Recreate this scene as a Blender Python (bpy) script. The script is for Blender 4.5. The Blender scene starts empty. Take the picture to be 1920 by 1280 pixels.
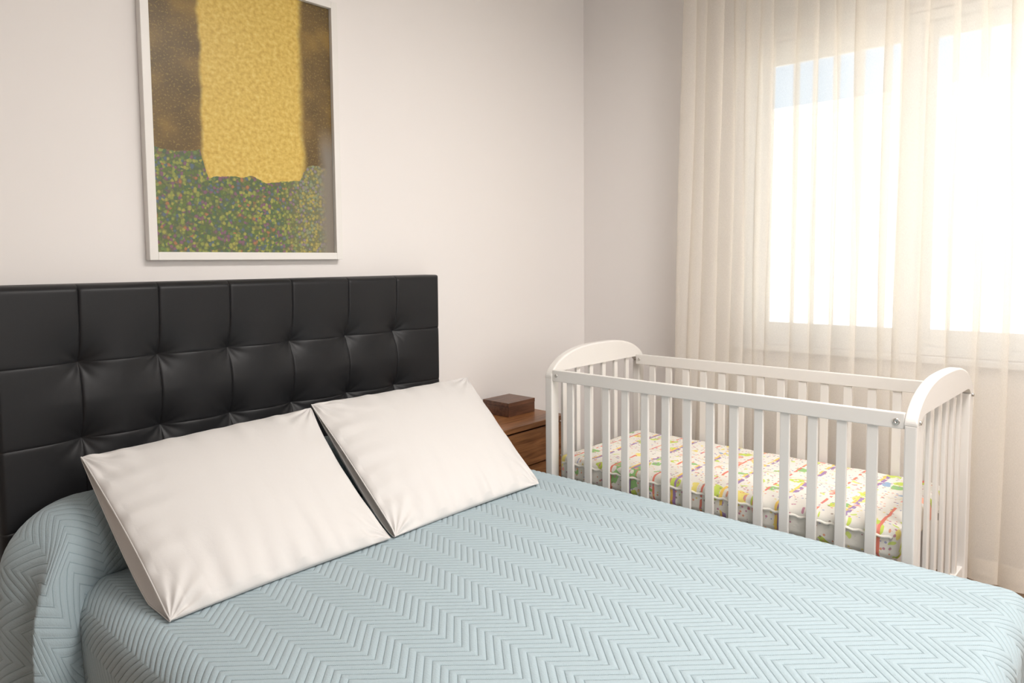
import bpy, math, random
import numpy as np
from mathutils import Matrix, Vector

random.seed(4)
S = bpy.context.scene
COL = S.collection
ZO = -0.09                      # the coordinates below have the floor at 0.09

# ------------------------------------------------------------------ camera
CAM = (-2.038299, -2.312002, 1.323303 + ZO)
FW = Vector((0.744856, 0.664051, -0.065007)).normalized()
UP = Vector((0.053878, 0.037251, 0.997852)).normalized()
RT = FW.cross(UP).normalized()
UP = RT.cross(FW).normalized()
cd = bpy.data.cameras.new('camera')
co = bpy.data.objects.new('camera', cd)
COL.objects.link(co)
co.matrix_world = Matrix(((RT.x, UP.x, -FW.x, CAM[0]), (RT.y, UP.y, -FW.y, CAM[1]),
                          (RT.z, UP.z, -FW.z, CAM[2]), (0, 0, 0, 1)))
cd.sensor_width = 36
cd.lens = 1325.66 / 1920 * 36
cd.shift_x = (960 - 975.24) / 1920
cd.shift_y = (575.96 - 640) / 1920
cd.clip_start = .02
S.camera = co

# ------------------------------------------------------------------ light
w = bpy.data.worlds.new('sky')
S.world = w
w.use_nodes = True
nt = w.node_tree
bg = nt.nodes['Background']
tc = nt.nodes.new('ShaderNodeTexCoord')
sx = nt.nodes.new('ShaderNodeSeparateXYZ')
rp = nt.nodes.new('ShaderNodeValToRGB')
nt.links.new(tc.outputs['Generated'], sx.inputs[0])
nt.links.new(sx.outputs['Z'], rp.inputs[0])
nt.links.new(rp.outputs[0], bg.inputs[0])
rp.color_ramp.elements[0].position = 0.0
rp.color_ramp.elements[0].color = (.60, .80, 1, 1)
rp.color_ramp.elements[1].position = 1.0
rp.color_ramp.elements[1].color = (.42, .62, 1, 1)
bg.inputs[1].default_value = 1.15
sd = bpy.data.lights.new('sun', 'SUN')
sd.energy = 9.5
sd.angle = .02
sd.color = (1, .95, .88)
so = bpy.data.objects.new('sun', sd)
so.rotation_euler = (math.radians(12), math.radians(-48), 0)
COL.objects.link(so)


def area(name, loc, target, sx_, sy_, energy, color, spread=180):
    l = bpy.data.lights.new(name, 'AREA')
    l.shape = 'RECTANGLE'
    l.size = sx_
    l.size_y = sy_
    l.energy = energy
    l.color = color
    l.spread = math.radians(spread)
    o = bpy.data.objects.new(name, l)
    COL.objects.link(o)
    o.location = loc
    o.rotation_euler = (Vector(target) - Vector(loc)).to_track_quat('-Z', 'Y').to_euler()
    return o


area('overhead_fill', (-.30, -1.9, 2.74), (-.15, -1.3, 0), 1.2, 1.2, 118, (1, .96, .925), 150)  # unseen soft fill added under the ceiling to brighten bed and walls
area('rear_fill', (-1.0, -4.8, 1.8), (.9, -.8, 1.2), 2.0, 1.6, 60, (1, .975, .95))  # added fill behind the camera; the wall there has no opening
S.view_settings.view_transform = 'Standard'
S.view_settings.look = 'None'
S.view_settings.gamma = 1
S.view_settings.use_curve_mapping = False
S.view_settings.exposure = 0.17


# ------------------------------------------------------------------ materials
class NT:
    def __init__(self, name):
        self.m = bpy.data.materials.new(name)
        self.m.use_nodes = True
        self.t = self.m.node_tree
        self.b = self.t.nodes['Principled BSDF']
        self.out = self.t.nodes['Material Output']

    def n(self, kind, **kw):
        nd = self.t.nodes.new('ShaderNode' + kind)
        for k, v in kw.items():
            if k.startswith('i_'):
                nd.inputs[k[2:].replace('_', ' ')].default_value = v
            else:
                setattr(nd, k, v)
        return nd

    def l(self, a, b):
        self.t.links.new(a, b)

    def math(self, op, a, b=None, c=None):
        nd = self.n('Math', operation=op)
        for i, v in enumerate((a, b, c)):
            if v is None:
                continue
            if isinstance(v, (int, float)):
                nd.inputs[i].default_value = v
            else:
                self.l(v, nd.inputs[i])
        return nd.outputs[0]

    def mix(self, f, a, b, blend='MIX'):
        nd = self.n('MixRGB', blend_type=blend)
        for i, v in enumerate((f, a, b)):
            if isinstance(v, (int, float)):
                nd.inputs[i].default_value = v
            elif isinstance(v, tuple):
                nd.inputs[i].default_value = (*v, 1)
            else:
                self.l(v, nd.inputs[i])
        return nd.outputs[0]

    def ramp(self, f, stops, interp='LINEAR'):
        nd = self.n('ValToRGB')
        cr = nd.color_ramp
        cr.interpolation = interp
        while len(cr.elements) > 1:
            cr.elements.remove(cr.elements[-1])
        cr.elements[0].position = stops[0][0]
        cr.elements[0].color = (*stops[0][1], 1)
        for p_, c_ in stops[1:]:
            e = cr.elements.new(p_)
            e.color = (*c_, 1)
        self.l(f, nd.inputs[0])
        return nd.outputs[0]

    def bump(self, h, strength=.3, dist=.001, normal=None):
        nd = self.n('Bump')
        nd.inputs['Strength'].default_value = strength
        nd.inputs['Distance'].default_value = dist
        self.l(h, nd.inputs['Height'])
        if normal is not None:
            self.l(normal, nd.inputs['Normal'])
        self.l(nd.outputs[0], self.b.inputs['Normal'])
        return nd.outputs[0]


def plain(name, col, rough=.5, noise=None, spec=.5, var=0.0, metal=0.0):
    k = NT(name)
    k.b.inputs['Base Color'].default_value = (*col, 1)
    k.b.inputs['Roughness'].default_value = rough
    k.b.inputs['Specular IOR Level'].default_value = spec
    k.b.inputs['Metallic'].default_value = metal
    if noise:
        tc_ = k.n('TexCoord')
        nz = k.n('TexNoise')
        nz.inputs['Scale'].default_value = noise[0]
        nz.inputs['Detail'].default_value = 4
        k.l(tc_.outputs['Object'], nz.inputs['Vector'])
        k.bump(nz.outputs[0], noise[1], noise[2])
        if var:
            c = k.ramp(nz.outputs[0], [(.3, tuple(v * (1 - var) for v in col)), (.7, tuple(min(1, v * (1 + var)) for v in col))])
            k.l(c, k.b.inputs['Base Color'])
    return k.m


M_WALL = plain('warm_white_wall_paint', (.865, .825, .80), .75, (260, .12, .0006), .2)
M_CEIL = plain('ceiling_paint', (.85, .84, .82), .8, (200, .1, .0005), .2)
M_CRIB = plain('crib_white_lacquer', (.74, .71, .675), .32, (60, .03, .0004), .45)
M_PFRAME = plain('picture_frame_white', (.84, .81, .77), .35, (90, .04, .0004), .4)
M_UPVC = plain('window_frame_white', (.86, .86, .85), .3, (90, .03, .0003), .4)
M_STEEL = plain('screw_steel', (.62, .60, .57), .28, (300, .05, .0002), .5, 0, 1.0)
M_DARK = plain('dark_recess', (.03, .028, .026), .6, (100, .1, .0005))
M_FACADE = plain('pale_facade_render', (.86, .83, .78), .85, (6, .1, .01), .1, .03)
M_GROUND = plain('pale_ground', (.55, .52, .47), .9, (3, .2, .01), .1, .08)
M_LEATHER = plain('black_faux_leather', (.014, .014, .0155), .44, (900, .16, .0005), .30)
M_COTTON = None


def cotton():
    k = NT('white_cotton')
    k.b.inputs['Base Color'].default_value = (.70, .675, .655, 1)
    k.b.inputs['Roughness'].default_value = .72
    k.b.inputs['Specular IOR Level'].default_value = .25
    k.b.inputs['Sheen Weight'].default_value = .25
    tcn = k.n('TexCoord')
    a = k.n('TexNoise')
    a.inputs['Scale'].default_value = 14
    a.inputs['Detail'].default_value = 5
    a.inputs['Distortion'].default_value = .3
    k.l(tcn.outputs['Object'], a.inputs['Vector'])
    b = k.n('TexNoise')
    b.inputs['Scale'].default_value = 500
    k.l(tcn.outputs['Object'], b.inputs['Vector'])
    s = k.math('ADD', a.outputs[0], k.math('MULTIPLY', b.outputs[0], .06))
    k.bump(s, .35, .006)
    return k.m


M_COTTON = cotton()


def quilt_mat():
    k = NT('pale_blue_quilted_fabric')
    uv = k.n('UVMap')
    uv.uv_map = 'cloth'
    sep = k.n('SeparateXYZ')
    k.l(uv.outputs[0], sep.inputs[0])
    X, Y = sep.outputs[0], sep.outputs[1]
    tri = k.math('PINGPONG', k.math('ADD', X, 10.0 * .15), .0755)
    f = k.math('DIVIDE', k.math('SUBTRACT', Y, k.math('MULTIPLY', tri, 1.06)), .0246)
    fr = k.math('FRACT', k.math('ADD', f, 500))
    d = k.math('MINIMUM', fr, k.math('SUBTRACT', 1.0, fr))          # 0 at the stitch line
    g = k.math('MINIMUM', k.math('MULTIPLY', d, 9.0), 1.0)
    # sewn crinkles running across each channel
    nz = k.n('TexNoise')
    nz.inputs['Scale'].default_value = 240
    nz.inputs['Detail'].default_value = 3
    k.l(uv.outputs[0], nz.inputs['Vector'])
    h = k.math('ADD', g, k.math('MULTIPLY', nz.outputs[0], .8))
    k.bump(h, .8, .0015)
    c = k.ramp(g, [(0, (.285, .368, .405)), (.8, (.385, .472, .510))])
    n2 = k.n('TexNoise')
    n2.inputs['Scale'].default_value = 5
    k.l(uv.outputs[0], n2.inputs['Vector'])
    c2 = k.mix(k.math('MULTIPLY', n2.outputs[0], .12), c, (.39, .485, .52))
    k.l(c2, k.b.inputs['Base Color'])
    k.b.inputs['Roughness'].default_value = .8
    k.b.inputs['Specular IOR Level'].default_value = .2
    k.b.inputs['Sheen Weight'].default_value = .2
    return k.m


M_QUILT = quilt_mat()


def wood(name, dark, light, axis=0, rough=.32, scale=9):
    k = NT(name)
    tcn = k.n('TexCoord')
    mp = k.n('Mapping')
    sc = [14, 14, 14]
    sc[axis] = 1.2
    mp.inputs['Scale'].default_value = sc
    k.l(tcn.outputs['Object'], mp.inputs['Vector'])
    a = k.n('TexNoise')
    a.inputs['Scale'].default_value = scale * .5
    a.inputs['Detail'].default_value = 6
    a.inputs['Distortion'].default_value = .6
    k.l(mp.outputs[0], a.inputs['Vector'])
    c = k.ramp(a.outputs[0], [(.32, dark), (.62, light)])
    k.l(c, k.b.inputs['Base Color'])
    k.b.inputs['Roughness'].default_value = rough
    k.bump(a.outputs[0], .08, .001)
    return k.m


M_WOOD = wood('walnut_brown_wood', (.15, .055, .018), (.36, .155, .058))
M_WOODB = wood('dark_box_wood', (.065, .026, .015), (.165, .070, .036))
M_FLOOR = wood('oak_floor_wood', (.20, .13, .08), (.36, .25, .16), axis=1, rough=.4)


def sheer():
    k = NT('cream_sheer_voile')
    k.t.nodes.remove(k.b)
    tcn = k.n('TexCoord')
    mp = k.n('Mapping')
    mp.inputs['Scale'].default_value = (1, 1, .25)
    k.l(tcn.outputs['Object'], mp.inputs['Vector'])
    nz = k.n('TexNoise')
    nz.inputs['Scale'].default_value = 700
    nz.inputs['Detail'].default_value = 2
    k.l(mp.outputs[0], nz.inputs['Vector'])
    tr = k.n('BsdfTransparent')
    tr.inputs[0].default_value = (1, .985, .96, 1)
    tl = k.n('BsdfTranslucent')
    tl.inputs[0].default_value = (.98, .945, .88, 1)
    df = k.n('BsdfDiffuse')
    df.inputs[0].default_value = (.97, .925, .865, 1)
    m1 = k.n('MixShader')
    m1.inputs[0].default_value = .62
    k.l(tl.outputs[0], m1.inputs[1])
    k.l(df.outputs[0], m1.inputs[2])
    m2 = k.n('MixShader')
    fac = k.math('ADD', .50, k.math('MULTIPLY', nz.outputs[0], .18))
    k.l(fac, m2.inputs[0])
    k.l(tr.outputs[0], m2.inputs[1])
    k.l(m1.outputs[0], m2.inputs[2])
    k.l(m2.outputs[0], k.out.inputs[0])
    return k.m


M_SHEER = sheer()


def glass(name='clear_window_glass', refl=.6, rough=.03):
    k = NT(name)
    k.t.nodes.remove(k.b)
    tr = k.n('BsdfTransparent')
    tr.inputs[0].default_value = (.95, .97, .97, 1)
    gl = k.n('BsdfGlossy')
    gl.inputs['Roughness'].default_value = rough
    lw = k.n('LayerWeight')
    lw.inputs[0].default_value = .25
    m = k.n('MixShader')
    k.l(k.math('MULTIPLY', lw.outputs['Fresnel'], refl), m.inputs[0])
    k.l(tr.outputs[0], m.inputs[1])
    k.l(gl.outputs[0], m.inputs[2])
    k.l(m.outputs[0], k.out.inputs[0])
    return k.m


M_GLASS = glass()
M_PGLASS = glass('low_reflection_picture_glass', .16, .25)


def crib_print():
    k = NT('colourful_printed_cotton')
    uv = k.n('UVMap')
    uv.uv_map = 'cloth'
    sep = k.n('SeparateXYZ')
    k.l(uv.outputs[0], sep.inputs[0])
    col = (.78, .745, .68)
    nz = k.n('TexNoise')
    nz.inputs['Scale'].default_value = 22
    k.l(uv.outputs[0], nz.inputs['Vector'])
    wob = k.mix(.06, uv.outputs[0], nz.outputs['Color'])

    def blobs(scale, thresh, stops, base, seedoff):
        mp = k.n('Mapping')
        mp.inputs['Location'].default_value = (seedoff, seedoff * .7, 0)
        k.l(wob, mp.inputs['Vector'])
        v = k.n('TexVoronoi')
        v.inputs['Scale'].default_value = scale
        v.inputs['Randomness'].default_value = .85
        k.l(mp.outputs[0], v.inputs['Vector'])
        s = k.n('SeparateColor')
        k.l(v.outputs['Color'], s.inputs[0])
        pick = k.ramp(s.outputs[0], stops, 'CONSTANT')
        inside = k.math('LESS_THAN', v.outputs['Distance'], thresh)
        on = k.math('MULTIPLY', inside, k.math('GREATER_THAN', s.outputs[1], .18))
        return k.mix(on, base, pick)

    base = k.mix(0.0, col, col)
    c = blobs(13, .33, [(0, (.55, .66, .12)), (.42, (.82, .70, .22)), (.58, (.30, .52, .20)), (.76, (.80, .40, .30)), (.86, (.30, .42, .58))], base, 3)
    c = blobs(26, .25, [(0, (.78, .745, .68)), (.35, (.62, .72, .20)), (.6, (.80, .76, .68)), (.8, (.78, .36, .30))], c, 7)
    # stripes with little coloured dashes, running across the mattress
    sy = k.math('ADD', sep.outputs[1], k.math('MULTIPLY', nz.outputs[0], .012))
    st = k.math('FRACT', k.math('DIVIDE', sy, .185))
    for lo, hi, cc in ((.06, .13, (.34, .22, .42)), (.13, .18, (.88, .60, .14)), (.52, .565, (.74, .22, .16))):
        on = k.math('MULTIPLY', k.math('GREATER_THAN', st, lo), k.math('LESS_THAN', st, hi))
        v = k.n('TexNoise')
        v.inputs['Scale'].default_value = 26
        k.l(uv.outputs[0], v.inputs['Vector'])
        on = k.math('MULTIPLY', on, k.math('GREATER_THAN', v.outputs[0], .46))
        c = k.mix(on, c, cc)
    v3 = k.n('TexVoronoi')
    v3.inputs['Scale'].default_value = 78
    k.l(uv.outputs[0], v3.inputs['Vector'])
    s3 = k.n('SeparateColor')
    k.l(v3.outputs['Color'], s3.inputs[0])
    on = k.math('MULTIPLY', k.math('LESS_THAN', v3.outputs['Distance'], .30), k.math('GREATER_THAN', s3.outputs[1], .30))
    pk = k.ramp(s3.outputs[0], [(0, (.52, .20, .30)), (.25, (.74, .30, .16)), (.45, (.28, .30, .50)), (.6, (.78, .62, .16)), (.8, (.30, .24, .20))], 'CONSTANT')
    c = k.mix(k.math('MULTIPLY', on, .85), c, pk)
    k.l(c, k.b.inputs['Base Color'])
    k.b.inputs['Roughness'].default_value = .75
    b = k.n('TexNoise')
    b.inputs['Scale'].default_value = 60
    k.l(uv.outputs[0], b.inputs['Vector'])
    k.bump(b.outputs[0], .4, .002)
    return k.m


M_PRINT = crib_print()


def art_print():
    # a plain abstract colour field: brown-gold ground, golden band, speckled green foot
    k = NT('abstract_gold_and_green_print')
    uv = k.n('UVMap')
    uv.uv_map = 'cloth'
    sep = k.n('SeparateXYZ')
    k.l(uv.outputs[0], sep.inputs[0])
    U, V = sep.outputs[0], sep.outputs[1]

    def noise(s, det=4, dist=0.0):
        nd = k.n('TexNoise')
        nd.inputs['Scale'].default_value = s
        nd.inputs['Detail'].default_value = det
        nd.inputs['Distortion'].default_value = dist
        k.l(uv.outputs[0], nd.inputs['Vector'])
        return nd

    n1 = noise(7, 6)
    n2 = noise(150, 2)
    ground = k.ramp(n1.outputs[0], [(.3, (.13, .072, .022)), (.5, (.20, .110, .032)), (.72, (.36, .20, .045))])
    ground = k.mix(k.math('MULTIPLY', k.math('GREATER_THAN', n2.outputs[0], .60), .5), ground, (.42, .27, .07))
    n3 = noise(70, 6, 0.0)
    gold = k.ramp(n3.outputs[0], [(.3, (.70, .40, .07)), (.55, (.86, .56, .13)), (.75, (.93, .68, .22))])
    # soft-edged golden band
    wv = k.math('MULTIPLY', k.math('SUBTRACT', n1.outputs[0], .5), .05)
    uu = k.math('ADD', U, wv)

    def step(x, a, b):
        nd = k.n('MapRange', interpolation_type='SMOOTHSTEP')
        nd.inputs['From Min'].default_value = a
        nd.inputs['From Max'].default_value = b
        k.l(x, nd.inputs['Value'])
        return nd.outputs[0]

    inb = k.math('MULTIPLY', step(uu, .155, .175), step(uu, .555, .52))
    c = k.mix(inb, ground, gold)
    # green meadow-like flecks
    v = k.n('TexVoronoi')
    v.inputs['Scale'].default_value = 95
    k.l(uv.outputs[0], v.inputs['Vector'])
    s = k.n('SeparateColor')
    k.l(v.outputs['Color'], s.inputs[0])
    gr = k.ramp(s.outputs[0], [(0, (.16, .20, .055)), (.22, (.33, .34, .08)), (.42, (.11, .16, .08)), (.56, (.44, .38, .09)), (.68, (.28, .13, .18)), (.80, (.14, .17, .21)), (.88, (.20, .26, .08)), (.95, (.48, .20, .09))], 'CONSTANT')
    pa = k.ramp(s.outputs[0], [(0, (.42, .34, .12)), (.3, (.30, .29, .17)), (.5, (.52, .38, .11)), (.7, (.34, .26, .27)), (.85, (.30, .33, .20))], 'CONSTANT')
    mixr = k.mix(step(uu, .42, .58), gr, pa)
    dk = k.math('GREATER_THAN', v.outputs['Distance'], .52)
    mixr = k.mix(k.math('MULTIPLY', dk, .6), mixr, (.13, .13, .07))
    top = k.math('ADD', .335, k.math('MULTIPLY', k.math('SUBTRACT', n1.outputs[0], .5), .09))
    edge = k.math('SUBTRACT', top, k.math('MULTIPLY', inb, .075))
    low = k.math('LESS_THAN', V, edge)
    c = k.mix(low, c, mixr)
    # greyed right margin
    c = k.mix(k.math('MULTIPLY', step(uu, .585, .64), step(V, .50, .36)), c, (.30, .235, .19))
    k.l(c, k.b.inputs['Base Color'])
    k.b.inputs['Roughness'].default_value = .5
    return k.m


M_ART = art_print()


# ------------------------------------------------------------------ helpers
def mesh(name, V, F, mat, smooth=False, uv=None, off=(0, 0, 0)):
    V = np.asarray(V, dtype=np.float64) - np.asarray(off)
    me = bpy.data.meshes.new(name)
    if isinstance(F, np.ndarray) and F.ndim == 2:
        n, k = F.shape
        me.vertices.add(len(V))
        me.vertices.foreach_set('co', V.astype(np.float32).ravel())
        me.loops.add(n * k)
        me.loops.foreach_set('vertex_index', F.astype(np.int32).ravel())
        me.polygons.add(n)
        me.polygons.foreach_set('loop_start', (np.arange(n) * k).astype(np.int32))
        me.update(calc_edges=True)
        me.validate()
    else:
        me.from_pydata([tuple(v) for v in V], [], [tuple(f) for f in F])
        me.update()
    if uv is not None:
        layer = me.uv_layers.new(name='cloth')
        idx = np.zeros(len(me.loops), dtype=np.int32)
        me.loops.foreach_get('vertex_index', idx)
        layer.data.foreach_set('uv', np.asarray(uv, dtype=np.float32)[idx].ravel())
    if smooth:
        me.polygons.foreach_set('use_smooth', np.ones(len(me.polygons), dtype=bool))
    me.materials.append(mat)
    return me


def obj(name, me, parent=None, loc=(0, 0, 0)):
    o = bpy.data.objects.new(name, me)
    COL.objects.link(o)
    if parent:
        o.parent = parent
        o.location = loc
    else:
        o.location = (loc[0], loc[1], loc[2] + ZO)
    return o


def thing(name, label, cat, loc=(0, 0, 0), group=None):
    o = bpy.data.objects.new(name, None)
    COL.objects.link(o)
    o.empty_display_size = .1
    o.location = (loc[0], loc[1], loc[2] + ZO)
    o['label'] = label
    o['category'] = cat
    o['base'] = list(loc)
    if group:
        o['group'] = group
    return o


def base(p):
    return tuple(p['base']) if p is not None else (0, 0, 0)


def part(name, V, F, mat, parent, smooth=False, uv=None):
    """one mesh part of a thing; V in scene coordinates"""
    return obj(name, mesh(name, V, F, mat, smooth, uv, base(parent)), parent)


def struct(name, V, F, mat, smooth=False):
    o = obj(name, mesh(name, V, F, mat, smooth))
    o['kind'] = 'structure'
    return o


def box(x0, x1, y0, y1, z0, z1, b=0.0):
    """box, optionally with chamfered edges"""
    if b <= 0:
        V = [(x, y, z) for z in (z0, z1) for y in (y0, y1) for x in (x0, x1)]
        F = [(0, 2, 3, 1), (4, 5, 7, 6), (0, 1, 5, 4), (2, 6, 7, 3), (0, 4, 6, 2), (1, 3, 7, 5)]
        return V, F
    import bmesh
    bm = bmesh.new()
    bmesh.ops.create_cube(bm, size=1)
    for v in bm.verts:
        v.co = Vector(((x0 + x1) / 2 + v.co.x * (x1 - x0), (y0 + y1) / 2 + v.co.y * (y1 - y0), (z0 + z1) / 2 + v.co.z * (z1 - z0)))
    bmesh.ops.bevel(bm, geom=bm.edges[:], offset=b, segments=2, affect='EDGES', profile=.6)
    bm.verts.index_update()
    V = [tuple(v.co) for v in bm.verts]
    F = [tuple(v.index for v in f.verts) for f in bm.faces]
    bm.free()
    return V, F


def join(*parts):
    V, F = [], []
    for v, f in parts:
        o = len(V)
        V += list(v)
        F += [tuple(i + o for i in q) for q in f]
    return V, F


def gridF(nu, nv):
    i = np.arange(nu - 1)[:, None] * nv + np.arange(nv - 1)[None, :]
    i = i.ravel()
    return np.stack([i, i + nv, i + nv + 1, i + 1], 1)


def tube(path, r, n=8):
    path = [Vector(p_) for p_ in path]
    V, F = [], []
    for i, p_ in enumerate(path):
        t = (path[min(i + 1, len(path) - 1)] - path[max(i - 1, 0)]).normalized()
        a = t.cross(Vector((0, 0, 1)))
        if a.length < .1:
            a = t.cross(Vector((0, 1, 0)))
        a.normalize()
        b = t.cross(a)
        for k in range(n):
            th = 2 * math.pi * k / n
            V.append(tuple(p_ + a * (r * math.cos(th)) + b * (r * math.sin(th))))
    for i in range(len(path) - 1):
        for k in range(n):
            F.append((i * n + k, i * n + (k + 1) % n, (i + 1) * n + (k + 1) % n, (i + 1) * n + k))
    F.append(tuple(range(n))[::-1])
    F.append(tuple((len(path) - 1) * n + k for k in range(n)))
    return V, F


def disc(c, axis, r, h, n=16, dome=.35):
    """screw-like cap: short cylinder with a bevelled crown; axis = outward unit vector"""
    c = Vector(c)
    ax = Vector(axis).normalized()
    a = ax.orthogonal().normalized()
    b = ax.cross(a)
    V, F = [], []
    rings = [(r, 0), (r, h * .6), (r * .8, h), (r * .38, h), (r * .30, h * .35)]
    for rr, hh in rings:
        for k in range(n):
            th = 2 * math.pi * k / n
            V.append(tuple(c + a * (rr * math.cos(th)) + b * (rr * math.sin(th)) + ax * hh))
    for i in range(len(rings) - 1):
        for k in range(n):
            F.append((i * n + k, i * n + (k + 1) % n, (i + 1) * n + (k + 1) % n, (i + 1) * n + k))
    F.append(tuple((len(rings) - 1) * n + k for k in range(n)))
    return V, F


# ------------------------------------------------------------------ room
XL, XR, YB, YF, CZ = -4.4, 1.19, .08, -5.0, 2.79
fl = struct('floor', *box(XL - .1, 1.31, YF - .1, YB + .1, -.05, .075), M_DARK)
# planks lie along Y
pw, plen = .19, 1.28
me_pl = mesh('plank', *box(-pw / 2 + .0012, pw / 2 - .0012, -plen / 2 + .001, plen / 2 - .001, -.0145, 0, .0015), M_FLOOR)
i = 0
x = XL + pw / 2
while x < XR:
    y = YB + .02 - plen / 2 + (i * .43 % plen)
    while y > YF - plen / 2:
        y0, y1 = max(y - plen / 2, YF), min(y + plen / 2, YB)
        x1_ = min(x + pw / 2, XR)
        if y1 - y0 > .05 and x1_ - (x - pw / 2) > .03:
            whole = (y1 - y0) > plen - .001 and x1_ == x + pw / 2
            if whole:
                m_, c_ = me_pl, (x, y)
            else:
                c_ = ((x - pw / 2 + x1_) / 2, (y0 + y1) / 2)
                hx, hy = (x1_ - x + pw / 2) / 2 - .0012, (y1 - y0) / 2 - .001
                m_ = mesh('plank', *box(-hx, hx, -hy, hy, -.0145, 0, .0015), M_FLOOR)
            o = obj('plank', m_, fl, (c_[0], c_[1], .0895))
        y -= plen
    x += pw
    i += 1

struct('wall_back', *box(XL - .1, XR + .12, YB, YB + .1, .0, CZ + .1), M_WALL)
struct('wall_left', *box(XL - .1, XL, YF, YB, .0, CZ + .1), M_WALL)
struct('wall_front', *box(XL - .1, XR + .12, YF - .1, YF, .0, CZ + .1), M_WALL)
struct('ceiling', *box(XL, XR, YF, YB, CZ, CZ + .1), M_CEIL)
WY0, WY1, WZ0, WZ1 = -.862, -2.74, .925, 2.31
wt = .12
struct('wall_right', *join(box(XR, XR + wt, WY0, YB, .0, CZ + .1), box(XR, XR + wt, YF, WY1, .0, CZ + .1),
                           box(XR, XR + wt, WY1, WY0, .0, WZ0), box(XR, XR + wt, WY1, WY0, WZ1, CZ + .1)), M_WALL)

# window: outer frame, two sashes with panes, roller blind box above
win = thing('window_1', 'wide white framed sliding window behind the sheer curtain', 'window', (XR, (WY0 + WY1) / 2, WZ0))
win['kind'] = 'structure'
fx0, fx1 = XR + .02, XR + .085
t = .035
part('window_frame', *join(box(fx0, fx1, WY0 - t, WY0 - .001, WZ0 + .001, WZ1 - .001, .003), box(fx0, fx1, WY1 + .001, WY1 + t, WZ0 + .001, WZ1 - .001, .003),
                           box(fx0, fx1, WY1 + t, WY0 - t, WZ0 + .001, WZ0 + t, .003), box(fx0, fx1, WY1 + t, WY0 - t, WZ1 - t, WZ1 - .001, .003)), M_UPVC, win)
part('window_sill', *box(XR - .03, XR + .02, WY1 - .03, WY0 + .03, WZ0 - .025, WZ0, .004), M_UPVC, win)


def sash(ya, yb, xo):
    fr = .07
    z0, z1 = WZ0 + t, WZ1 - t
    c = ((fx0 + fx1) / 2 + xo)
    s_ = part('window_sash', *join(box(c - .012, c + .012, ya - fr, ya, z0, z1, .003), box(c - .012, c + .012, yb, yb + fr, z0, z1, .003),
                                   box(c - .012, c + .012, yb + fr, ya - fr, z0, z0 + fr, .003), box(c - .012, c + .012, yb + fr, ya - fr, z1 - fr, z1, .003)), M_UPVC, win)
    V, F = box(c - .002, c + .002, yb + fr - .004, ya - fr + .004, z0 + fr - .004, z1 - fr + .004)
    g = obj('pane', mesh('pane', V, F, M_GLASS, off=base(win)), s_)
    return s_


sash(WY0 - t, -1.585, -.014)
sash(-1.572, -2.31, .014)
sash(-2.29, WY1 + t, -.014)
bb = thing('shutter_box', 'long white roller shutter box above the window', 'shutter box', (XR - .001, (WY0 + WY1) / 2, 2.33))
part('box_body', *box(XR - .045, XR - .001, WY1 - .06, WY0 + .05, 2.335, 2.52, .004), M_UPVC, bb)
for z in (2.352, 2.40, 2.455, 2.505):
    part('ledge', *box(XR - .055, XR - .044, WY1 - .065, WY0 + .055, z - .006, z + .006, .002), M_UPVC, bb)

# outside: the ground and the wall of the building opposite
g_ = struct('ground_outside', *box(1.32, 30, -26, 26, -3.2, -3.0), M_GROUND)
bd = thing('building_opposite', 'sunlit white building across the street seen through the curtain', 'building', (8.3, 0, -3.0))
part('facade', *box(8, 8.6, -16, 16, -3.0, 3.30), M_FACADE, bd)
part('parapet_cap', *box(7.995, 8.605, -16.05, 16.05, 3.302, 3.45), M_FACADE, bd)

# ------------------------------------------------------------------ headboard
CX = [-1.585, -1.369, -1.148, -.921, -.690, -.4515, -.220, .014]
T, q = 1.268, .2250
RZ = [T, 1.0405, .8170, .592, .367, .15]
hb = thing('headboard', 'black padded headboard with square tufting behind the two pillows', 'headboard', (-.785, .04, .09))
part('backing', *box(CX[0] + .006, CX[-1] - .006, .03, .078, .10, T - .008, .008), M_LEATHER, hb)
tufts = [(cx_, cz_) for cx_ in CX[1:-1] for cz_ in RZ[1:-1]]


def hb_y(X, Z):
    h = np.full(X.shape, .040)
    pin = np.zeros_like(X)
    for tx, tz in tufts:
        d = np.hypot(X - tx, Z - tz)
        a = np.arctan2(Z - tz, X - tx)
        wr = 1 + .14 * np.sin(a * 9 + tx * 31) * np.exp(-d / .04)
        pin = np.maximum(pin, np.exp(-(d * wr / .046) ** 1.1))
    h = h * (1 - pin)
    # seam lines
    keep = 1 - pin
    for cx_ in CX[1:-1]:
        h -= keep * .0045 * np.exp(-np.abs(X - cx_) / .0028) + keep * .002 * np.exp(-np.abs(X - cx_) / .03)
    for cz_ in RZ[1:-1]:
        h -= keep * .0025 * np.exp(-np.abs(Z - cz_) / .0028) + keep * .0012 * np.exp(-np.abs(Z - cz_) / .03)
    h = np.maximum(h, 0)
    # rolled border
    R = .022
    e = np.minimum(np.minimum(X - CX[0], CX[-1] - X), T - Z)
    e2 = np.clip(e, 0, R)
    roll = R - np.sqrt(np.maximum(R * R - (R - e2) ** 2, 0))
    y = .018 - h + roll * 1.5
    return np.minimum(y, .076)


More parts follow.
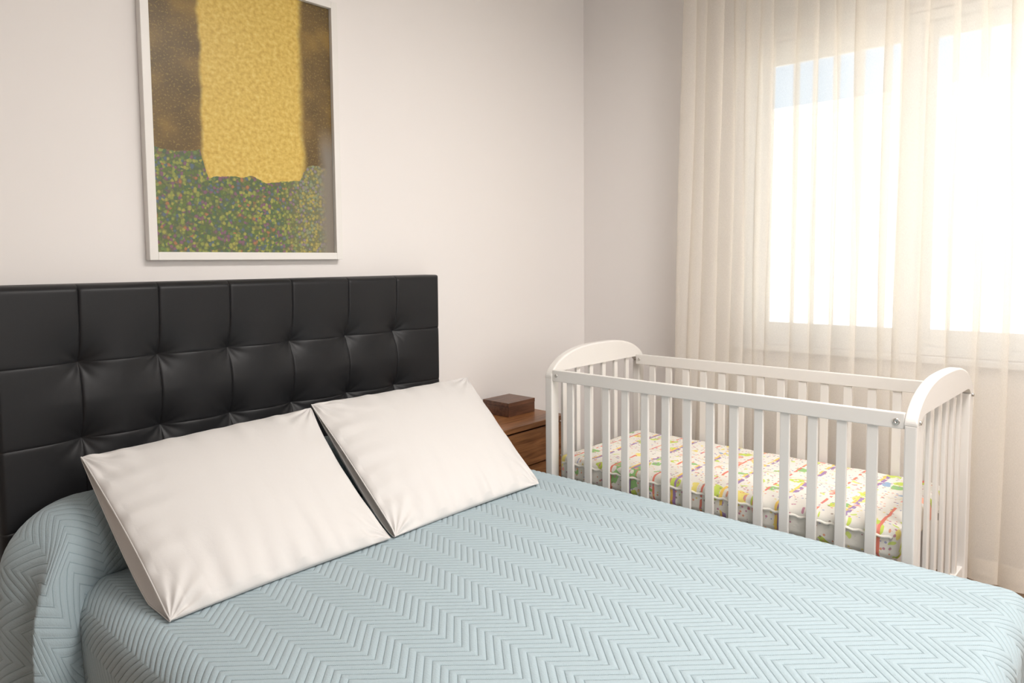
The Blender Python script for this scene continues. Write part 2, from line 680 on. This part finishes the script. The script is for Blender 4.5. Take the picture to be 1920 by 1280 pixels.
for ci in range(7):
    for ri in range(5):
        nx = nz = 44
        a = np.linspace(0, 1, nx)
        a = .5 - .5 * np.cos(a * math.pi) * (1 - .15 * np.sin(a * math.pi))
        X, Z = np.meshgrid(CX[ci] + (CX[ci + 1] - CX[ci]) * a, RZ[ri + 1] + (RZ[ri] - RZ[ri + 1]) * a, indexing='ij')
        Yv = hb_y(X, Z)
        V = np.stack([X, Yv, Z], -1).reshape(-1, 3)
        F = gridF(nx, nz)
        # wrap the outer border back to the wall
        extra, ef = [], []
        V = list(map(tuple, V))
        def skirt(ids):
            o_ = len(V)
            for k_ in ids:
                V.append((V[k_][0], .077, V[k_][2]))
            for j in range(len(ids) - 1):
                ef.append((ids[j], ids[j + 1], o_ + j + 1, o_ + j))
        if ri == 0:
            skirt([i_ * nz + nz - 1 for i_ in range(nx)])
        if ci == 6:
            skirt([(nx - 1) * nz + j for j in range(nz)][::-1])
        if ci == 0:
            skirt([j for j in range(nz)])
        Fall = np.concatenate([F, np.array(ef, dtype=int)]) if ef else F
        part('panel', np.array(V), Fall, M_LEATHER, hb, True)

# ------------------------------------------------------------------ picture
pic = thing('framed_picture', 'large white framed abstract gold and green print above the headboard', 'picture', (-.79, .06, 1.335))
px0, px1, pz0, pz1 = -1.145, -.431, 1.336, 2.312
fw_ = .026
yf, yw = .046, .0795
part('frame_side', *box(px0, px0 + fw_, yf, yw, pz0, pz1, .002), M_PFRAME, pic)
part('frame_side', *box(px1 - fw_, px1, yf, yw, pz0, pz1, .002), M_PFRAME, pic)
part('frame_side', *box(px0 + fw_, px1 - fw_, yf, yw, pz0, pz0 + fw_, .002), M_PFRAME, pic)
part('frame_side', *box(px0 + fw_, px1 - fw_, yf, yw, pz1 - fw_, pz1, .002), M_PFRAME, pic)
ix0, ix1, iz0, iz1 = px0 + fw_ - .001, px1 - fw_ + .001, pz0 + fw_ - .001, pz1 - fw_ + .001
V, F = box(ix0, ix1, .064, .078, iz0, iz1)
part('print', V, F, M_ART, pic, uv=[(v[0] - ix0, v[2] - iz0) for v in V])
V, F = box(ix0, ix1, .058, .0595, iz0, iz1)
part('glass', V, F, M_PGLASS, pic)

# ------------------------------------------------------------------ bed
BX0, BX1, BY1, BZ = -1.50, .058, -2.135, .51
bed = thing('bed', 'double bed base and mattress hidden under the pale blue coverlet', 'bed', (-.72, -1.03, .09))
part('base', *box(BX0 + .05, BX1 - .05, BY1 + .06, -.045, .16, .28, .01), M_LEATHER, bed)
part('mattress', *box(BX0 + .035, BX1 - .035, BY1 + .04, -.04, .283, .47, .03), M_COTTON, bed)
for lx in (BX0 + .12, BX1 - .12):
    for ly in (BY1 + .15, -.15):
        part('leg', *box(lx - .025, lx + .025, ly - .025, ly + .025, .0905, .162, .004), M_DARK, bed)

cov = thing('coverlet', 'pale blue zigzag quilted coverlet spread over the double bed', 'bedspread', (-.72, -1.03, .51))


def zig(U, Vv):
    tri = np.abs(((U + 1.5) % .151) - .0755)
    tri = .0755 - tri
    # same wave as PINGPONG in the material
    m = (U + 1.5) % .151
    tri = np.where(m < .0755, m, .151 - m)
    f = (Vv - 1.06 * tri) / .0246
    fr = f - np.floor(f)
    return np.sqrt(np.maximum(np.sin(fr * math.pi), 0))


def displace(P, h):
    du = np.gradient(P, axis=0)
    dv = np.gradient(P, axis=1)
    n = np.cross(du, dv)
    n /= np.maximum(np.linalg.norm(n, axis=2, keepdims=True), 1e-9)
    return P + n * h[..., None]


# main field: s across (X), t along (Y). overflow beyond the edges drops down
def arc(d, r, flare):
    """distance along cloth beyond the start of the rounding -> (out, drop)"""
    th = np.clip(d / r, 0, math.pi / 2)
    out = r * np.sin(th)
    drop = r * (1 - np.cos(th))
    rest = np.maximum(d - r * math.pi / 2, 0)
    return out + rest * flare, drop + rest


rR, rL, rF = .055, .085, .065
step_ = .0030
hang = .36
s = np.arange(BX0 + rL - hang, BX1 - rR + hang, step_)
tt = np.arange(BY1 + rF - hang, -.06, step_)
SS, TT = np.meshgrid(s, tt, indexing='ij')
ax_ = np.where(SS > BX1 - rR, SS - (BX1 - rR), np.where(SS < BX0 + rL, (BX0 + rL) - SS, 0))
sgn = np.where(SS > BX1 - rR, 1.0, -1.0)
r_ = np.where(SS > BX1 - rR, rR, rL)
ay_ = np.maximum((BY1 + rF) - TT, 0)
d_ = np.hypot(ax_, ay_)
cx_ = np.where(d_ > 0, ax_ / np.maximum(d_, 1e-9), 0)
cy_ = np.where(d_ > 0, ay_ / np.maximum(d_, 1e-9), 0)
rr_ = r_ * cx_ ** 2 + rF * cy_ ** 2 + np.where(d_ == 0, .06, 0)
out_, drop_ = arc(d_, rr_, .035)
side = np.clip(drop_ / .3, 0, 1)
out_ = out_ + side * (.010 * np.sin(TT * 9.5 + 1.0) * cx_ + .012 * np.sin(SS * 8) * cy_)
PX = np.clip(SS, BX0 + rL, BX1 - rR) + sgn * cx_ * out_
PY = np.maximum(TT, BY1 + rF) - cy_ * out_
PZ = BZ - drop_
# gentle unevenness of the top
PZ += (.0022 * np.sin(SS * 5.1 + 1) * np.sin(TT * 4.3) + .0015 * np.sin(SS * 11 + TT * 7)) * np.clip(1 - d_ / .1, 0, 1)
# dip into the crease in front of the bolster
PZ -= .012 * np.exp(-np.maximum(-.275 - TT, 0) / .02)
P = np.stack([PX, PY, PZ], -1)
P = displace(P, zig(SS, TT) * .0032)
ok = (d_ < hang + .001)
F = gridF(len(s), len(tt))
okf = ok.ravel()[F].all(axis=1)
F = F[okf]
used = np.unique(F)
remap = -np.ones(P.shape[0] * P.shape[1], dtype=np.int64)
remap[used] = np.arange(len(used))
uvs = np.stack([SS, TT], -1).reshape(-1, 2)[used]
part('quilted_field', P.reshape(-1, 3)[used], remap[F], M_QUILT, cov, True, uvs)

# the part wrapped over the bolster, with the end hanging down at the left
nt_ = 170
prof = []
# profile in (Y, Z): crease -> bulge -> crown -> headboard
ctrl = [(-.262, .492), (-.288, .515), (-.296, .56), (-.286, .61), (-.258, .655), (-.212, .690), (-.155, .705), (-.10, .697), (-.055, .672), (-.037, .63), (-.034, .57)]


def catmull(c, n):
    c = [np.array(c_, float) for c_ in c]
    c = [2 * c[0] - c[1]] + c + [2 * c[-1] - c[-2]]
    pts = []
    m = len(c) - 3
    for i_ in range(n):
        u_ = i_ / (n - 1) * m
        k_ = min(int(u_), m - 1)
        f_ = u_ - k_
        p0, p1, p2, p3 = c[k_:k_ + 4]
        pts.append(.5 * ((2 * p1) + (-p0 + p2) * f_ + (2 * p0 - 5 * p1 + 4 * p2 - p3) * f_ ** 2 + (-p0 + 3 * p1 - 3 * p2 + p3) * f_ ** 3))
    return np.array(pts)


prof = catmull(ctrl, nt_)
plen_ = np.concatenate([[0], np.cumsum(np.hypot(*np.diff(prof, axis=0).T))])
XEND = -1.415
s2 = np.arange(-.66, 1.475 + .02, .0035)       # s: 0 at XEND, + to the right, - into the hanging end
S2, T2 = np.meshgrid(s2, np.arange(nt_), indexing='ij')
Yp = prof[:, 0][T2]
Zp = prof[:, 1][T2]
tn = T2 / (nt_ - 1)
over = np.maximum(-S2, 0)
# quarter ellipse, then straight down
H = .165
Rv = .15
th = np.clip(over / .25, 0, 1) * math.pi / 2
outx = H * np.sin(th)
dz = Rv * (1 - np.cos(th))
rest = np.maximum(over - .25, 0)
# low part of the profile: less room to round, pull towards the side of the bed
low = np.clip((.60 - Zp) / .11, 0, 1) * (Yp < -.15)
H2 = .085
outx = outx * (1 - low) + low * (H2 * np.sin(th))
dz = dz * (1 - low) + low * (.05 * (1 - np.cos(th)) + .12 * np.clip(over / .25, 0, 1))
dz = dz + rest
down = np.clip(dz / .45, 0, 1)
Ynew = Yp + 0
# hanging end spreads forwards over the side of the bed and forms pleats
front = (1 - tn) ** 1.3
ft = np.clip(1 - tn * 1.25, 0, 1)
sm = np.clip(over / .16, 0, 1)
Ynew = Ynew - (.045 * sm * sm * (3 - 2 * sm) + .165 * down ** .8) * ft
pleat = np.sin(tn * 2 * math.pi * 1.9 - .55) * .030 + np.sin(tn * 2 * math.pi * 3.4 + .8) * .010
outx = outx + np.clip(over / .30, 0, 1) * (pleat * .8 + .025 * down)
Xn = np.where(S2 > 0, XEND + S2, XEND - outx)
Zn = Zp - dz
# droop of the bolster towards its left end
Zn = Zn - .012 * np.clip((-.25 - Xn) / 1.2, 0, 1) * (Zp - .49) / .2
P2 = np.stack([Xn, Ynew, Zn], -1)
# keep clear of the floor
P2[..., 2] = np.maximum(P2[..., 2], .12 + .0 * Zn)
P2[:, :, 0] = np.where(S2 > 0, np.minimum(P2[:, :, 0], BX1 - .012), P2[:, :, 0])
# the right end is tucked in and closes towards the bed
tk = np.clip((P2[..., 0] - (BX1 - .10)) / .09, 0, 1)
sh = np.sqrt(np.maximum(1 - tk ** 2, .0004))
P2[..., 1] = -.15 + (P2[..., 1] + .15) * (.35 + .65 * sh)
P2[..., 2] = .50 + (P2[..., 2] - .50) * sh
VV = plen_[T2]
Pd = displace(P2, -zig(S2 + .02, VV) * .0030 * -1.0)
hangok = (Zn > .125)
F = gridF(len(s2), nt_)
F = F[hangok.ravel()[F].all(axis=1)]
used = np.unique(F)
remap = -np.ones(P2.shape[0] * P2.shape[1], dtype=np.int64)
remap[used] = np.arange(len(used))
part('bolster_wrap', Pd.reshape(-1, 3)[used], remap[F][:, ::-1], M_QUILT, cov, True, np.stack([S2 + .02, VV], -1).reshape(-1, 2)[used])


# ------------------------------------------------------------------ pillows
def pillow(name, label, c, seed, hf=.052, hbk=.085, open_left=.045, bow=.007):
    """c: TL, TR, BL, BR corners in space. u left->right, v bottom->top"""
    TL, TR, BL, BR = [np.array(k_, float) for k_ in c]
    rnd = np.random.RandomState(seed)
    nu, nv = 190, 150
    u = np.sin(np.linspace(-1, 1, nu) * math.pi / 2)
    v = np.sin(np.linspace(-1, 1, nv) * math.pi / 2)
    U, Vv = np.meshgrid(u, v, indexing='ij')
    a, b = (U + 1) / 2, (Vv + 1) / 2
    P0 = ((1 - a) * (1 - b))[..., None] * BL + (a * (1 - b))[..., None] * BR + ((1 - a) * b)[..., None] * TL + (a * b)[..., None] * TR
    ex = (TR - TL + BR - BL) / 2
    ex = ex / np.linalg.norm(ex)
    ez = (TL - BL + TR - BR) / 2
    ez = ez / np.linalg.norm(ez)
    nrm = np.cross(ex, ez)           # towards the viewer
    if nrm[1] > 0:
        nrm = -nrm
    # edges bow in a little between the corners
    P0 = P0 - ex * (np.where(U > 0, U * bow, U * .007) * (1 - Vv ** 2))[..., None] - ez * (Vv * .006 * (1 - U ** 2))[..., None]
    prof_ = (1 - np.abs(U) ** 2.6) * (1 - np.abs(Vv) ** 2.4)
    base_h = np.maximum(prof_, 0) ** .52
    ph = rnd.rand(12) * 6.28
    bot = np.exp(-(Vv + 1) / .33) * np.clip((Vv + 1) / .06, 0, 1)
    wr = bot * (.0045 * np.maximum(np.sin(U * 17 + ph[0] + 2.2 * Vv + 1.3 * np.sin(U * 5 + ph[1])), -.35) + .0028 * np.sin(U * 31 + ph[2] - 3 * Vv))
    lef = np.exp(-(U + 1) / .22) * np.clip((U + 1) / .05, 0, 1)
    wr += lef * (.0030 * np.sin(Vv * 15 + ph[3] + 3 * U) + .002 * np.sin(Vv * 27 + ph[4]))
    top = np.exp(-(1 - Vv) / .22) * np.clip((1 - Vv) / .05, 0, 1)
    wr += top * (.0028 * np.sin(U * 19 + ph[5] - 3 * Vv) + .0016 * np.sin(U * 33 + ph[6]))
    rig = np.exp(-(1 - U) / .2) * np.clip((1 - U) / .05, 0, 1)
    wr += rig * .0028 * np.sin(Vv * 13 + ph[7] - 4 * U)
    # creases radiating from the lower corners
    for cu, cv in ((-1, -1), (1, -1), (1, 1), (-1, 1)):
        dd = np.hypot((U - cu) * 1.3, Vv - cv)
        an = np.arctan2(Vv - cv, (U - cu) * 1.3)
        wr += .0042 * np.sin(an * 15 + ph[8] + cu) * np.exp(-dd / .28) * np.clip(dd / .10, 0, 1)
    wr += .0016 * np.sin(U * 6 + ph[9] + 2 * Vv) * prof_
    Pf = P0 + nrm * (hf * base_h + 1.35 * wr)[..., None]
    # back sheet: at the left it stands away from the front seam (open pillowcase end)
    vb = (Vv + 1) / 2
    openh = open_left * np.sin(np.clip(vb, 0, 1) ** .62 * math.pi) ** .8 * np.exp(-(U + 1) / .25)
    Pb = P0 - nrm * (hbk * np.maximum(prof_, 0) ** .5 + openh * (1 - .6 * prof_))[..., None]
    # lower back rests on the bed, never below it
    Pb[..., 2] = np.maximum(Pb[..., 2], .5165)
    Pf[..., 2] = np.maximum(Pf[..., 2], .5165)
    root = thing(name, label, 'pillow', tuple((BL + BR) / 2))
    part('front_sheet', Pf.reshape(-1, 3), gridF(nu, nv), M_COTTON, root, True)
    part('back_sheet', Pb.reshape(-1, 3), gridF(nu, nv)[:, ::-1], M_COTTON, root, True)
    # gusset closing the left end, hung slightly inwards
    k_ = 8
    G = np.zeros((k_, nv, 3))
    for i_ in range(k_):
        f_ = i_ / (k_ - 1)
        G[i_] = Pf[0] * (1 - f_) + Pb[0] * f_ + ex * (.016 * math.sin(f_ * math.pi))
    part('end_flap', G.reshape(-1, 3), gridF(k_, nv), M_COTTON, root, True)
    part('piping', *tube([tuple(Pf[0, j]) for j in range(0, nv, 3)] + [tuple(Pf[0, -1])], .0022), M_COTTON, root, True)
    part('piping', *tube([tuple(Pb[0, j]) for j in range(0, nv, 3)] + [tuple(Pb[0, -1])], .0018), M_COTTON, root, True)
    return root


pillow('pillow', 'white cotton pillow nearest the camera, leaning on the left of the headboard',
       ((-1.434, -.2, .811), (-.742, -.2, .833), (-1.412, -.688, .521), (-.788, -.685, .521)), 3, open_left=.075, bow=.022)
pillow('pillow', 'white cotton pillow nearest the nightstand, leaning on the right of the headboard',
       ((-.738, -.2, .843), (-.004, -.2, .842), (-.772, -.685, .521), (-.122, -.688, .521)), 8, open_left=.03)

# ------------------------------------------------------------------ nightstand and box
ns = thing('nightstand', 'brown wooden nightstand between the bed and the crib', 'nightstand', (.32, -.1, .09))
nx0, nx1, ny0, ny1 = .085, .555, -.262, .074
part('tabletop', *box(nx0 - .002, nx1 + .012, ny0 - .012, ny1, .578, .601, .002), M_WOOD, ns)
part('side_panel', *box(nx0, nx0 + .018, ny0 + .014, ny1, .12, .577, .0015), M_WOOD, ns)
part('side_panel', *box(nx1 - .018, nx1, ny0 + .014, ny1, .12, .577, .0015), M_WOOD, ns)
part('back_panel', *box(nx0 + .018, nx1 - .018, ny1 - .012, ny1, .12, .577), M_WOOD, ns)
part('bottom_panel', *box(nx0 + .018, nx1 - .018, ny0 + .014, ny1 - .012, .12, .138), M_WOOD, ns)
for z0, z1 in ((.410, .567), (.245, .403), (.125, .238)):
    part('drawer', *box(nx0 + .001, nx1 - .001, ny0, ny0 + .017, z0, z1, .0015), M_WOOD, ns)
for lx in (nx0 + .02, nx1 - .02):
    for ly in (ny0 + .04, ny1 - .03):
        part('leg', *box(lx - .015, lx + .015, ly - .015, ly + .015, .0905, .12, .002), M_WOOD, ns)

bx = thing('wooden_box', 'small dark wooden box on top of the nightstand', 'box', (.43, -.035, .602))
part('box_body', *box(.338, .522, -.118, .048, .602, .648, .0012), M_WOODB, bx)
part('lid', *box(.337, .523, -.119, .049, .6485, .667, .0012), M_WOODB, bx)

# ------------------------------------------------------------------ crib
crib = thing('crib', 'white wooden slatted baby crib between the bed and the curtain', 'crib', (.43, -1.21, .09))
CB = base(crib)
YL, YR = -.573, -1.822
th_ = .032
ex0, ex1 = .094, .772


def arch_z(a):
    return .872 + .106 * (1 - np.abs(2 * a - 1) ** 2.7) ** .62


def end_frame(ya, skew, sgn_):
    """ya: inner face; the board grows away by th_ along sgn_; skew: extra y at the far side"""
    def Y(x_, o_):
        return ya + sgn_ * o_ + skew * (x_ - ex0) / (ex1 - ex0)
    rootname = 'end_frame'
    pw_ = .045
    # arch board with integral posts: one outline
    n = 48
    a = .5 - .5 * np.cos(np.linspace(0, math.pi, n))
    outer = [(ex0 + (ex1 - ex0) * ai, float(arch_z(ai))) for ai in a]
    innerz = .888
    inn = []
    # underside: post inner edges rise and meet the straight lower edge of the arch board
    for ai in a:
        xi = ex0 + (ex1 - ex0) * ai
        if xi < ex0 + pw_ or xi > ex1 - pw_:
            inn.append((xi, .865))
        else:
            e_ = min(xi - ex0 - pw_, ex1 - pw_ - xi)
            inn.append((xi, innerz - .018 * math.exp(-e_ / .012)))
    V, F = [], []
    b_ = .006
    for (xo, zo), (xi, zi) in zip(outer, inn):
        # rounded top edge: ring of section points
        V += [(xi, Y(xi, 0), zi), (xo, Y(xo, 0), zo - b_), (xo, Y(xo, b_ * .35), zo - b_ * .3), (xo, Y(xo, b_), zo),
              (xo, Y(xo, th_ - b_), zo), (xo, Y(xo, th_ - b_ * .35), zo - b_ * .3), (xo, Y(xo, th_), zo - b_), (xi, Y(xi, th_), zi)]
    for i_ in range(n - 1):
        for k_ in range(8):
            j_ = (k_ + 1) % 8
            F.append((i_ * 8 + k_, (i_ + 1) * 8 + k_, (i_ + 1) * 8 + j_, i_ * 8 + j_))
    F.append(tuple(range(8)))
    F.append(tuple((n - 1) * 8 + k_ for k_ in range(8))[::-1])
    af = part('arch_board', V, F, M_CRIB, crib)
    # posts
    for x0_, x1_ in ((ex0, ex0 + pw_), (ex1 - pw_, ex1)):
        V, F = box(x0_, x1_, -th_, 0, .0905, .8655, .004)
        V = [(v[0], Y(v[0], -v[1]), v[2]) for v in V]
        part('leg', V, F, M_CRIB, crib)
    # lower cross rail
    V, F = box(ex0 + pw_, ex1 - pw_, -.026, -.006, .185, .268, .003)
    V = [(v[0], Y(v[0], -v[1]), v[2]) for v in V]
    part('cross_rail', V, F, M_CRIB, crib)
    for i_ in range(6):
        xc = .192 + .0915 * i_
        V, F = box(xc - .0125, xc + .0125, -.022, -.010, .266, .8885, .002)
        V = [(v[0], Y(v[0], -v[1]), v[2]) for v in V]
        part('bar', V, F, M_CRIB, crib)
    return af


end_frame(YL, 0, 1)
end_frame(YR, -.022, -1)
bar_me = mesh('bar', *box(-.006, .006, -.0145, .0145, -.318, .318, .002), M_CRIB)
for x_, y1 in ((.098, YR), (.700, YR - .018)):
    part('side_rail', *box(x_, x_ + .020, y1 + .0005, YL - .0005, .852, .897, .003), M_CRIB, crib)
    part('side_rail', *box(x_, x_ + .020, y1 + .0005, YL - .0005, .170, .218, .003), M_CRIB, crib)
    for i_ in range(14):
        o = obj('bar', bar_me, crib, (x_ + .010 - CB[0], -.656 - .0833 * i_ - CB[1], .535 - CB[2]))
# screws
part('screw', *disc((.098, YR + .021, .872), (-1, 0, 0), .0095, .004), M_STEEL, crib, True)
part('screw', *disc((.098, YL - .020, .876), (-1, 0, 0), .007, .004), M_STEEL, crib, True)
part('screw', *disc((.119, YR - th_ - .001, .872), (0, -1, 0), .0065, .005), M_STEEL, crib, True)
part('screw', *disc((.750, YR - th_ - .0225, .860), (0, -1, 0), .0065, .005), M_STEEL, crib, True)
part('screw', *disc((.700, YL - .020, .876), (-1, 0, 0), .006, .004), M_STEEL, crib, True)
# slatted base under the mattress
part('base_frame', *join(box(.120, .135, YR + .01, YL - .01, .425, .450), box(.682, .697, YR + .01, YL - .01, .425, .450)), M_CRIB, crib)
for i_ in range(11):
    y_ = YL - .06 - i_ * .1125
    part('base_slat', *box(.120, .697, y_ - .03, y_ + .03, .451, .459, .001), M_CRIB, crib)

# crib mattress: rounded box with fitted printed sheet
cm = thing('crib_mattress', 'crib mattress in a colourful printed fitted sheet', 'mattress', (.41, -1.2, .46))


def soft_box(x0, x1, y0, y1, z0, z1, r, nx_, ny_, nz_, puff):
    """rounded box as 5 stitched grids via projecting a dense cube onto a rounded box"""
    import bmesh
    bm = bmesh.new()
    bmesh.ops.create_cube(bm, size=2)
    bmesh.ops.subdivide_edges(bm, edges=bm.edges[:], cuts=40, use_grid_fill=True)
    V, UV = [], []
    hx, hy, hz = (x1 - x0) / 2, (y1 - y0) / 2, (z1 - z0) / 2
    for v_ in bm.verts:
        p_ = Vector((v_.co.x * hx, v_.co.y * hy, v_.co.z * hz))
        c_ = Vector((max(-hx + r, min(hx - r, p_.x)), max(-hy + r, min(hy - r, p_.y)), max(-hz + r, min(hz - r, p_.z))))
        d__ = p_ - c_
        if d__.length > 1e-9:
            p_ = c_ + d__.normalized() * r
        if v_.co.z > .5:
            p_.z += puff * (1 - v_.co.x ** 2) * (1 - v_.co.y ** 2) + .0015 * math.sin(p_.y * 40 + p_.x * 13)
        V.append((p_.x + (x0 + x1) / 2, p_.y + (y0 + y1) / 2, p_.z + (z0 + z1) / 2))
        UV.append((V[-1][0] - (V[-1][2] if v_.co.x < 0 else -V[-1][2]), V[-1][1]))
    bm.verts.index_update()
    F = [tuple(f_.verts[k_].index for k_ in range(len(f_.verts))) for f_ in bm.faces]
    bm.free()
    return V, F, UV


V, F, UV = soft_box(.124, .690, YR + .012, YL - .014, .461, .557, .022, 0, 0, 0, .006)
part('fitted_sheet', V, F, M_PRINT, cm, True, UV)
rope = []
pth = []
for i_ in range(150):
    y_ = YR + .03 + i_ / 149 * (YL - .03 - YR - .03)
    pth.append((.1235 + .0015 * math.sin(i_ * 1.9), y_, .530 + .002 * math.sin(i_ * 1.3)))
part('gathered_edge', *tube(pth, .0045), M_PRINT, cm, True)

# ------------------------------------------------------------------ curtain
cur = thing('curtain', 'cream sheer curtain hanging in soft folds over the window', 'curtain', (1.04, -1.6, .11))
rnd = np.random.RandomState(11)
folds = []                         # (width, overlap amplitude)
y = -.600
ks = []
borders = [-.600, -.662, -.722, -.795, -.866, -.928, -.985, -1.045, -1.146, -1.228, -1.316, -1.404, -1.504, -1.567, -1.650, -1.742, -1.836, -1.927]
while borders[-1] > -2.9:
    borders.append(borders[-1] - .085 - .03 * rnd.rand())
wlist = [borders[i_] - borders[i_ + 1] for i_ in range(len(borders) - 1)]
NP = 26
par, yc, wl = [], [], []
for wv in wlist:
    for k_ in range(NP):
        par.append(k_ / NP)
        yc.append(y - wv * (k_ / NP))
        wl.append(wv)
    y -= wv
par, yc, wl = map(np.array, (par, yc, wl))
fid = np.repeat(np.arange(len(wlist)), NP)
amp = (.37 + .09 * rnd.rand(len(wlist)))[fid] * wl
dep = (.013 + .012 * rnd.rand(len(wlist)))[fid]
drift = (rnd.rand(len(wlist)) - .5)[fid] * .012
zs = np.concatenate([np.linspace(.112, .20, 6), np.linspace(.24, 2.70, 46)])
Pc = np.zeros((len(yc), len(zs), 3))
for j, z_ in enumerate(zs):
    h_ = (z_ - .11) / 2.6
    loosen = .78 + .22 * h_
    ang = par * 2 * math.pi
    yy = yc + amp * loosen * np.sin(ang) - drift * (1 - h_) + .030 * (1 - h_) * np.exp((yc + .6) / .25) * 0
    yy = yy + (h_ - .45) * -.055 * np.exp((yc + .6) / .5)
    xx = 1.04 + dep * (.75 + .35 * (1 - h_)) * np.cos(ang + .5 * np.sin(z_ * 1.3 + fid)) + .004 * np.sin(z_ * 3 + fid * 2.1)
    Pc[:, j, 0] = xx
    Pc[:, j, 1] = yy
    Pc[:, j, 2] = z_
part('cloth', Pc.reshape(-1, 3), gridF(len(yc), len(zs)), M_SHEER, cur, True)
hp = Pc[:, :6].copy()
hp[..., 0] -= .0015
hp[:, 0, 2] -= 0
part('hem', hp.reshape(-1, 3), gridF(len(yc), 6), M_SHEER, cur, True)
part('track', *box(1.02, 1.06, -3.0, -.55, 2.725, 2.755, .003), M_UPVC, cur)
for i_ in range(0, len(wlist), 1):
    yy_ = -.600 - sum(wlist[:i_]) - wlist[i_] / 2
    part('glider', *box(1.034, 1.046, yy_ - .006, yy_ + .006, 2.695, 2.727, .001), M_UPVC, cur)
